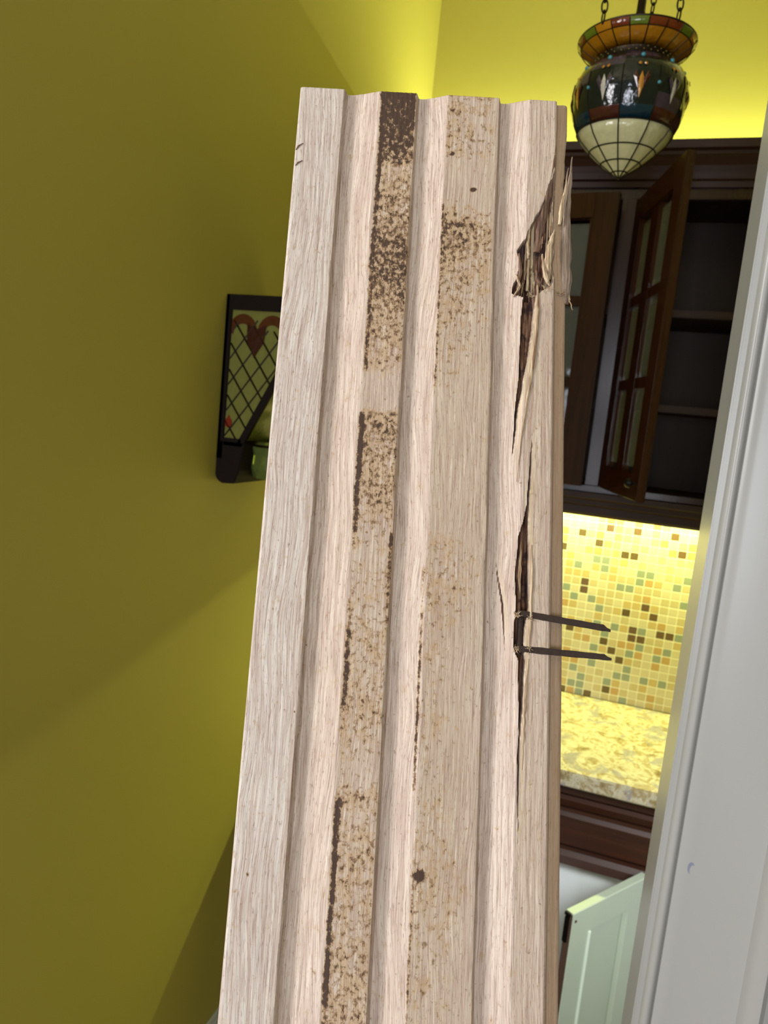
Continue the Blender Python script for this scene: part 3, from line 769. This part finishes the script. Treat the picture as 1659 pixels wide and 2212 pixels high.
def oak():
    a = N('weathered_raw_oak'); c = a.coord()
    sp = a.n('ShaderNodeSeparateXYZ', i_0=c)
    def at_(n): return a.n('ShaderNodeAttribute', attribute_name=n).outputs['Fac']
    mold, torn, fresh, tint, gs, pale, tongue = [at_(n) for n in ('mold', 'torn', 'fresh', 'tint', 'grain_s', 'pale', 'tongue')]
    t = a.math('MULTIPLY', sp.outputs[1], 1000.0)      # mm along
    gv = a.n('ShaderNodeCombineXYZ', i_0=gs, i_1=a.math('MULTIPLY', t, .016), i_2=0.0).outputs[0]
    n1 = a.noise(gv, .55, 4, .65); 
    gv2 = a.n('ShaderNodeCombineXYZ', i_0=gs, i_1=a.math('MULTIPLY', t, .026), i_2=4.0).outputs[0]
    n2 = a.noise(gv2, 1.7, 3, .6)
    gv3 = a.n('ShaderNodeCombineXYZ', i_0=gs, i_1=a.math('MULTIPLY', t, .09), i_2=9.0).outputs[0]
    n3 = a.noise(gv3, 2.6, 2, .5)
    pink = a.mix(tint, srgb(196, 179, 157), srgb(219, 203, 189))
    pink = a.mix(pale, pink, srgb(213, 206, 197))
    col = a.mix(a.ramp(n1, [(.40, 0.0), (.62, 1.0)]), pink, a.mix(.55, pink, srgb(172, 146, 132)))
    col = a.mix(a.ramp(n2, [(.50, 0.0), (.66, .75)]), col, srgb(164, 138, 124))
    col = a.mix(a.ramp(n2, [(.30, .55), (.42, 0.0)]), col, srgb(236, 224, 208))
    col = a.mix(a.ramp(n3, [(.60, 0.0), (.68, .5)]), col, srgb(134, 104, 90))
    # cross-fibre flecks
    # stains
    mv = a.n('ShaderNodeCombineXYZ', i_0=a.math('MULTIPLY', sp.outputs[0], 1000.0), i_1=a.math('MULTIPLY', t, .72), i_2=0.0).outputs[0]
    s1 = a.noise(mv, .42, 5, .70, .15); s2 = a.noise(a.mapping(mv, loc=(31, 7, 3)), .20, 4, .6, .2)
    thr = a.math('SUBTRACT', 1.0, mold)
    # noise is centred on .5: spread it so that a density near 1 covers nearly everything
    e1 = a.math('MULTIPLY_ADD', a.math('SUBTRACT', s1, .5), 2.6, .5)
    e2 = a.math('MULTIPLY_ADD', a.math('SUBTRACT', s2, .5), 2.2, .5)
    tan = a.math('MULTIPLY', a.math('SUBTRACT', a.math('ADD', a.math('MULTIPLY', e1, .45), a.math('MULTIPLY', e2, .55)), a.math('SUBTRACT', thr, .13)), 4.0, clamp=True)
    brn = a.math('MULTIPLY', a.math('SUBTRACT', e1, a.math('ADD', thr, .04)), 4.0, clamp=True)
    blk = a.math('MULTIPLY', a.math('SUBTRACT', a.math('ADD', a.math('MULTIPLY', e1, .7), a.math('MULTIPLY', e2, .3)), a.math('ADD', thr, .20)), 5.0, clamp=True)
    col = a.mix(a.math('MULTIPLY', tan, .55), col, srgb(182, 150, 104))
    col = a.mix(a.math('MULTIPLY', brn, .70), col, srgb(112, 80, 46))
    col = a.mix(a.math('MULTIPLY', blk, .88), col, srgb(60, 44, 40))
    # torn wood
    tv = a.noise(a.n('ShaderNodeCombineXYZ', i_0=gs, i_1=a.math('MULTIPLY', t, .06), i_2=2.0).outputs[0], .9, 4, .6)
    tc = a.ramp(tv, [(.36, srgb(58, 34, 28)), (.5, srgb(112, 80, 62)), (.64, srgb(160, 130, 104))])
    bs = a.noise(a.mapping(mv, loc=(5, 60, 1)), .16, 4, .6)
    tc = a.mix(a.ramp(bs, [(.50, 0.0), (.60, .8)]), tc, srgb(44, 34, 40))
    col = a.mix(torn, col, tc)
    col = a.mix(a.math('MULTIPLY', fresh, .8), col, srgb(226, 206, 168))
    col = a.mix(a.math('MULTIPLY', tongue, .55), col, srgb(176, 140, 100))
    h = a.math('ADD', a.math('MULTIPLY', n2, -.6), a.math('MULTIPLY', n3, -.5))
    a.bump(h, .35, .0006)
    return a.out(col, .72, Specular_IOR_Level=.25)
bd = board(); bd.matrix_world = BM
tag(bd, 'large pale oak board in the foreground with long grooves, dark stains and torn edge', 'board')

def bpt(s, t, z): return (s * .001, -t * .001, z * .001)
# splinters along the torn edge, children of the board
def blade(bm, p, wd, th):
    """tapered sliver through points (s,t,z mm)"""
    n = len(p)
    rings = []
    for i, (s, t, z) in enumerate(p):
        k = wd[i]; q = th[i]
        rings.append([bm.verts.new(bpt(s + a, t, z + b)) for a, b in ((-k, 0), (-k * .3, q), (k * .6, q * .7), (k, -q * .3), (0, -q))])
    for a, b in zip(rings, rings[1:]):
        for i in range(5): bm.faces.new((a[i], a[(i + 1) % 5], b[(i + 1) % 5], b[i]))
    bm.faces.new(rings[0]); bm.faces.new(rings[-1][::-1])
def fibre(name, c1, c2):
    a = N(name); c = a.coord()
    n = a.noise(a.mapping(c, (900, 30, 900)), 1.0, 4, .6)
    return a.out(a.mix(a.ramp(n, [(.38, 0.0), (.62, 1.0)]), c1, c2), .75)
Fc = fibre('pale_split_oak', srgb(136, 104, 76), srgb(212, 192, 158)); Fb = fibre('brown_split_oak', srgb(70, 48, 40), srgb(134, 104, 82))
Fg = fibre('grey_split_oak', srgb(104, 88, 76), srgb(168, 148, 128))
SPL = [
 (Fg, [(149.4, 32, -3), (148.6, 45, -3), (147.0, 62, -3), (146.4, 85, -3.5), (146.6, 104, -4), (146.0, 117, -5)], [.3, 1.0, 1.9, 3.0, 3.4, 2.4], [.4, .9, 1.2, 1.4, 1.4, 1.0]),
 (Fc, [(147.0, 40, -1.5), (145.6, 52, -1.0), (143.4, 66, -.8), (142.4, 74, -1.2)], [.2, .7, 1.3, .8], [.3, .6, .9, .6]),
 (Fc, [(127.2, 68, -.6), (126.6, 78, -1.0), (126.3, 88, -1.6), (126.6, 94, -2.4)], [.15, .6, .9, .7], [.3, .6, .8, .6]),
 (Fb, [(139.8, 28, -.1), (137.5, 50, -.4), (133.5, 70, -1.2), (130.8, 90, -2.4)], [.2, 1.5, 2.4, 1.8], [.2, .5, .8, .8]),
 (Fc, [(139.5, 78, .2), (137.0, 88, .6), (136.4, 98, .2), (137.5, 106, -.8)], [.3, 1.7, 2.2, .6], [.3, .9, 1.2, .6]),
 (Fc, [(133.6, 92, -.4), (134.0, 100, .6), (135.8, 107, .4), (138.6, 111, -.6)], [.4, 1.1, 1.4, .4], [.4, .9, 1.0, .4]),
 (Fb, [(121.5, 92, -1), (122.5, 102, -.6), (121.0, 112, -1.4)], [.4, 1.2, .5], [.4, .9, .4]),
 (Fc, [(120.0, 104, -.8), (122.4, 111, -.2), (119.2, 116.5, -1.4)], [.4, .9, .3], [.4, .8, .4]),
 (Fc, [(127.4, 86, -4), (126.8, 100, -3), (126.4, 112, -3)], [.5, 1.0, .7], [.5, .8, .6]),
 (Fb, [(131.0, 100, -3), (132.2, 108, -1.6), (129.8, 117, -2.2), (130.4, 128, -3)], [.6, 1.5, 1.0, .2], [.6, 1.0, .8, .3]),
 (Fc, [(131.2, 110, .1), (131.4, 124, .5), (130.3, 146, .5), (127.6, 168, .4), (124.6, 190, .2), (122.8, 215, .0)], [.5, .9, .9, .7, .5, .2], [.3, .5, .5, .5, .4, .2]),
 (Fc, [(126.0, 244, -2.8), (125.4, 258, -1.8), (125.8, 272, -3)], [.3, .9, .4], [.4, 1.0, .5]),
 (Fc, [(130.6, 246, .1), (131.0, 262, .3), (130.6, 282, .2), (130.0, 298, .0)], [.2, .7, .8, .2], [.2, .4, .4, .2]),
 (Fc, [(148.6, 112, -5), (149.0, 116, -4), (150.6, 121, -4)], [.6, .5, .08], [.5, .5, .08]),
 (Fc, [(130.0, 300, .1), (129.0, 316, .3), (128.4, 332, .2), (128.0, 350, .0)], [.2, .6, .5, .15], [.2, .4, .3, .1]),
]
for mat, p, wd, th in SPL:
    q, w2, t2 = [], [], []       # ragged resampling
    for i in range(len(p) - 1):
        for k in range(5):
            f = k / 5; j = 1 if 0 < i + f else 0
            q.append(tuple(p[i][d] + (p[i + 1][d] - p[i][d]) * f + (random.uniform(-.18, .18) if d != 1 else 0) * j for d in range(3)))
            w2.append((wd[i] + (wd[i + 1] - wd[i]) * f) * random.uniform(.85, 1.15)); t2.append((th[i] + (th[i + 1] - th[i]) * f))
    q.append(p[-1]); w2.append(wd[-1]); t2.append(th[-1])
    bm = bmesh.new(); blade(bm, q, w2, t2)
    obj('splinter', bm, mat, bd)
# frayed fibres
def tuft(cx, ct, cz, n, spread, ln):
    bm = bmesh.new()
    for i in range(n):
        a = random.uniform(0, 2 * PI); r = random.uniform(.2, 1) * spread
        p0 = Vector((cx + random.uniform(-1, 1), ct + random.uniform(-1, 1), cz)); d = Vector((math.cos(a), math.sin(a) * .7, random.uniform(.1, .9))) * ln * random.uniform(.5, 1.1)
        pts = [bpt(*p0), bpt(*(p0 + d * .5 + Vector((0, .2, .3)))), bpt(*(p0 + d))]
        tube(bm, pts, [.00022, .00016, .00005], 4)
    obj('frayed_fibres', bm, Fc, bd)
tuft(136, 112, -1, 26, 3, 3.0); tuft(128, 115, -1.5, 20, 3, 2.6); tuft(144, 113, -3, 16, 3, 2.6); tuft(124.5, 280, -1.0, 22, 2.5, 2.6); tuft(124.5, 295.5, -1.0, 22, 2.5, 2.6); tuft(130.5, 281, .0, 12, 2.0, 2.0); tuft(130.5, 295, .0, 12, 2.0, 1.8)
for s, t, l in ((1.5, 37, 5), (2.0, 47, 4)):
    bm = bmesh.new(); tube(bm, [bpt(s - 1.2, t + l * .45, .1), bpt(s, t, .28), bpt(s + 2.4, t - l * .4, .15)], [.0002, .0005, .0001], 5)
    obj('splinter', bm, Fb, bd)

# rusted flooring staple stuck through the split: crown and two legs
st = thing('floor_staple', 'rusted two-legged flooring staple sticking out of the right edge of the oak board', 'staple')
st.matrix_world = BM
def leg(p0, p1, wd, th):
    bm = bmesh.new(); p0 = Vector(p0); p1 = Vector(p1); d = (p1 - p0).normalized(); up = Vector((0, 0, 1)); sd = d.cross(up).normalized(); up = sd.cross(d)
    L = (p1 - p0).length; rings = []
    for i in range(25):
        f = i / 24; k = 1.0 if f < .93 else max(.42, (1 - f) / .07)
        c = p0 + d * L * f; wob = 1 + .14 * (mnoise.noise(Vector((f * 14, wd, p0.y * .1))))
        hw = wd / 2 * wob; sh = -(1 - k) * hw * .9
        rings.append([bm.verts.new(bpt(*(c + sd * (a * hw * k + sh) + up * b * th / 2 * max(k, .5)))) for a, b in ((-1, -.7), (-.8, -1), (.8, -1), (1, -.7), (1, .7), (.8, 1), (-.8, 1), (-1, .7))])
    for a, b in zip(rings, rings[1:]):
        for i in range(8): bm.faces.new((a[i], a[(i + 1) % 8], b[(i + 1) % 8], b[i]))
    bm.faces.new(rings[0]); bm.faces.new(rings[-1][::-1])
    return obj('leg', bm, M['rust'], st, smooth=True)
leg((126.0, 279.0, -.8), (168.2, 284.2, 1.6), 3.0, 1.8)
leg((125.5, 295.6, -.8), (168.6, 297.4, 1.4), 2.9, 1.8)
bm = bmesh.new(); tube(bm, [bpt(126.6, 277.6, -1.6), bpt(126.4, 283, -2.8), bpt(126.2, 291, -2.8), bpt(125.8, 296.8, -1.6)], [.0013, .0014, .0014, .0013], 8)
obj('crown', bm, M['rust'], st, smooth=True)
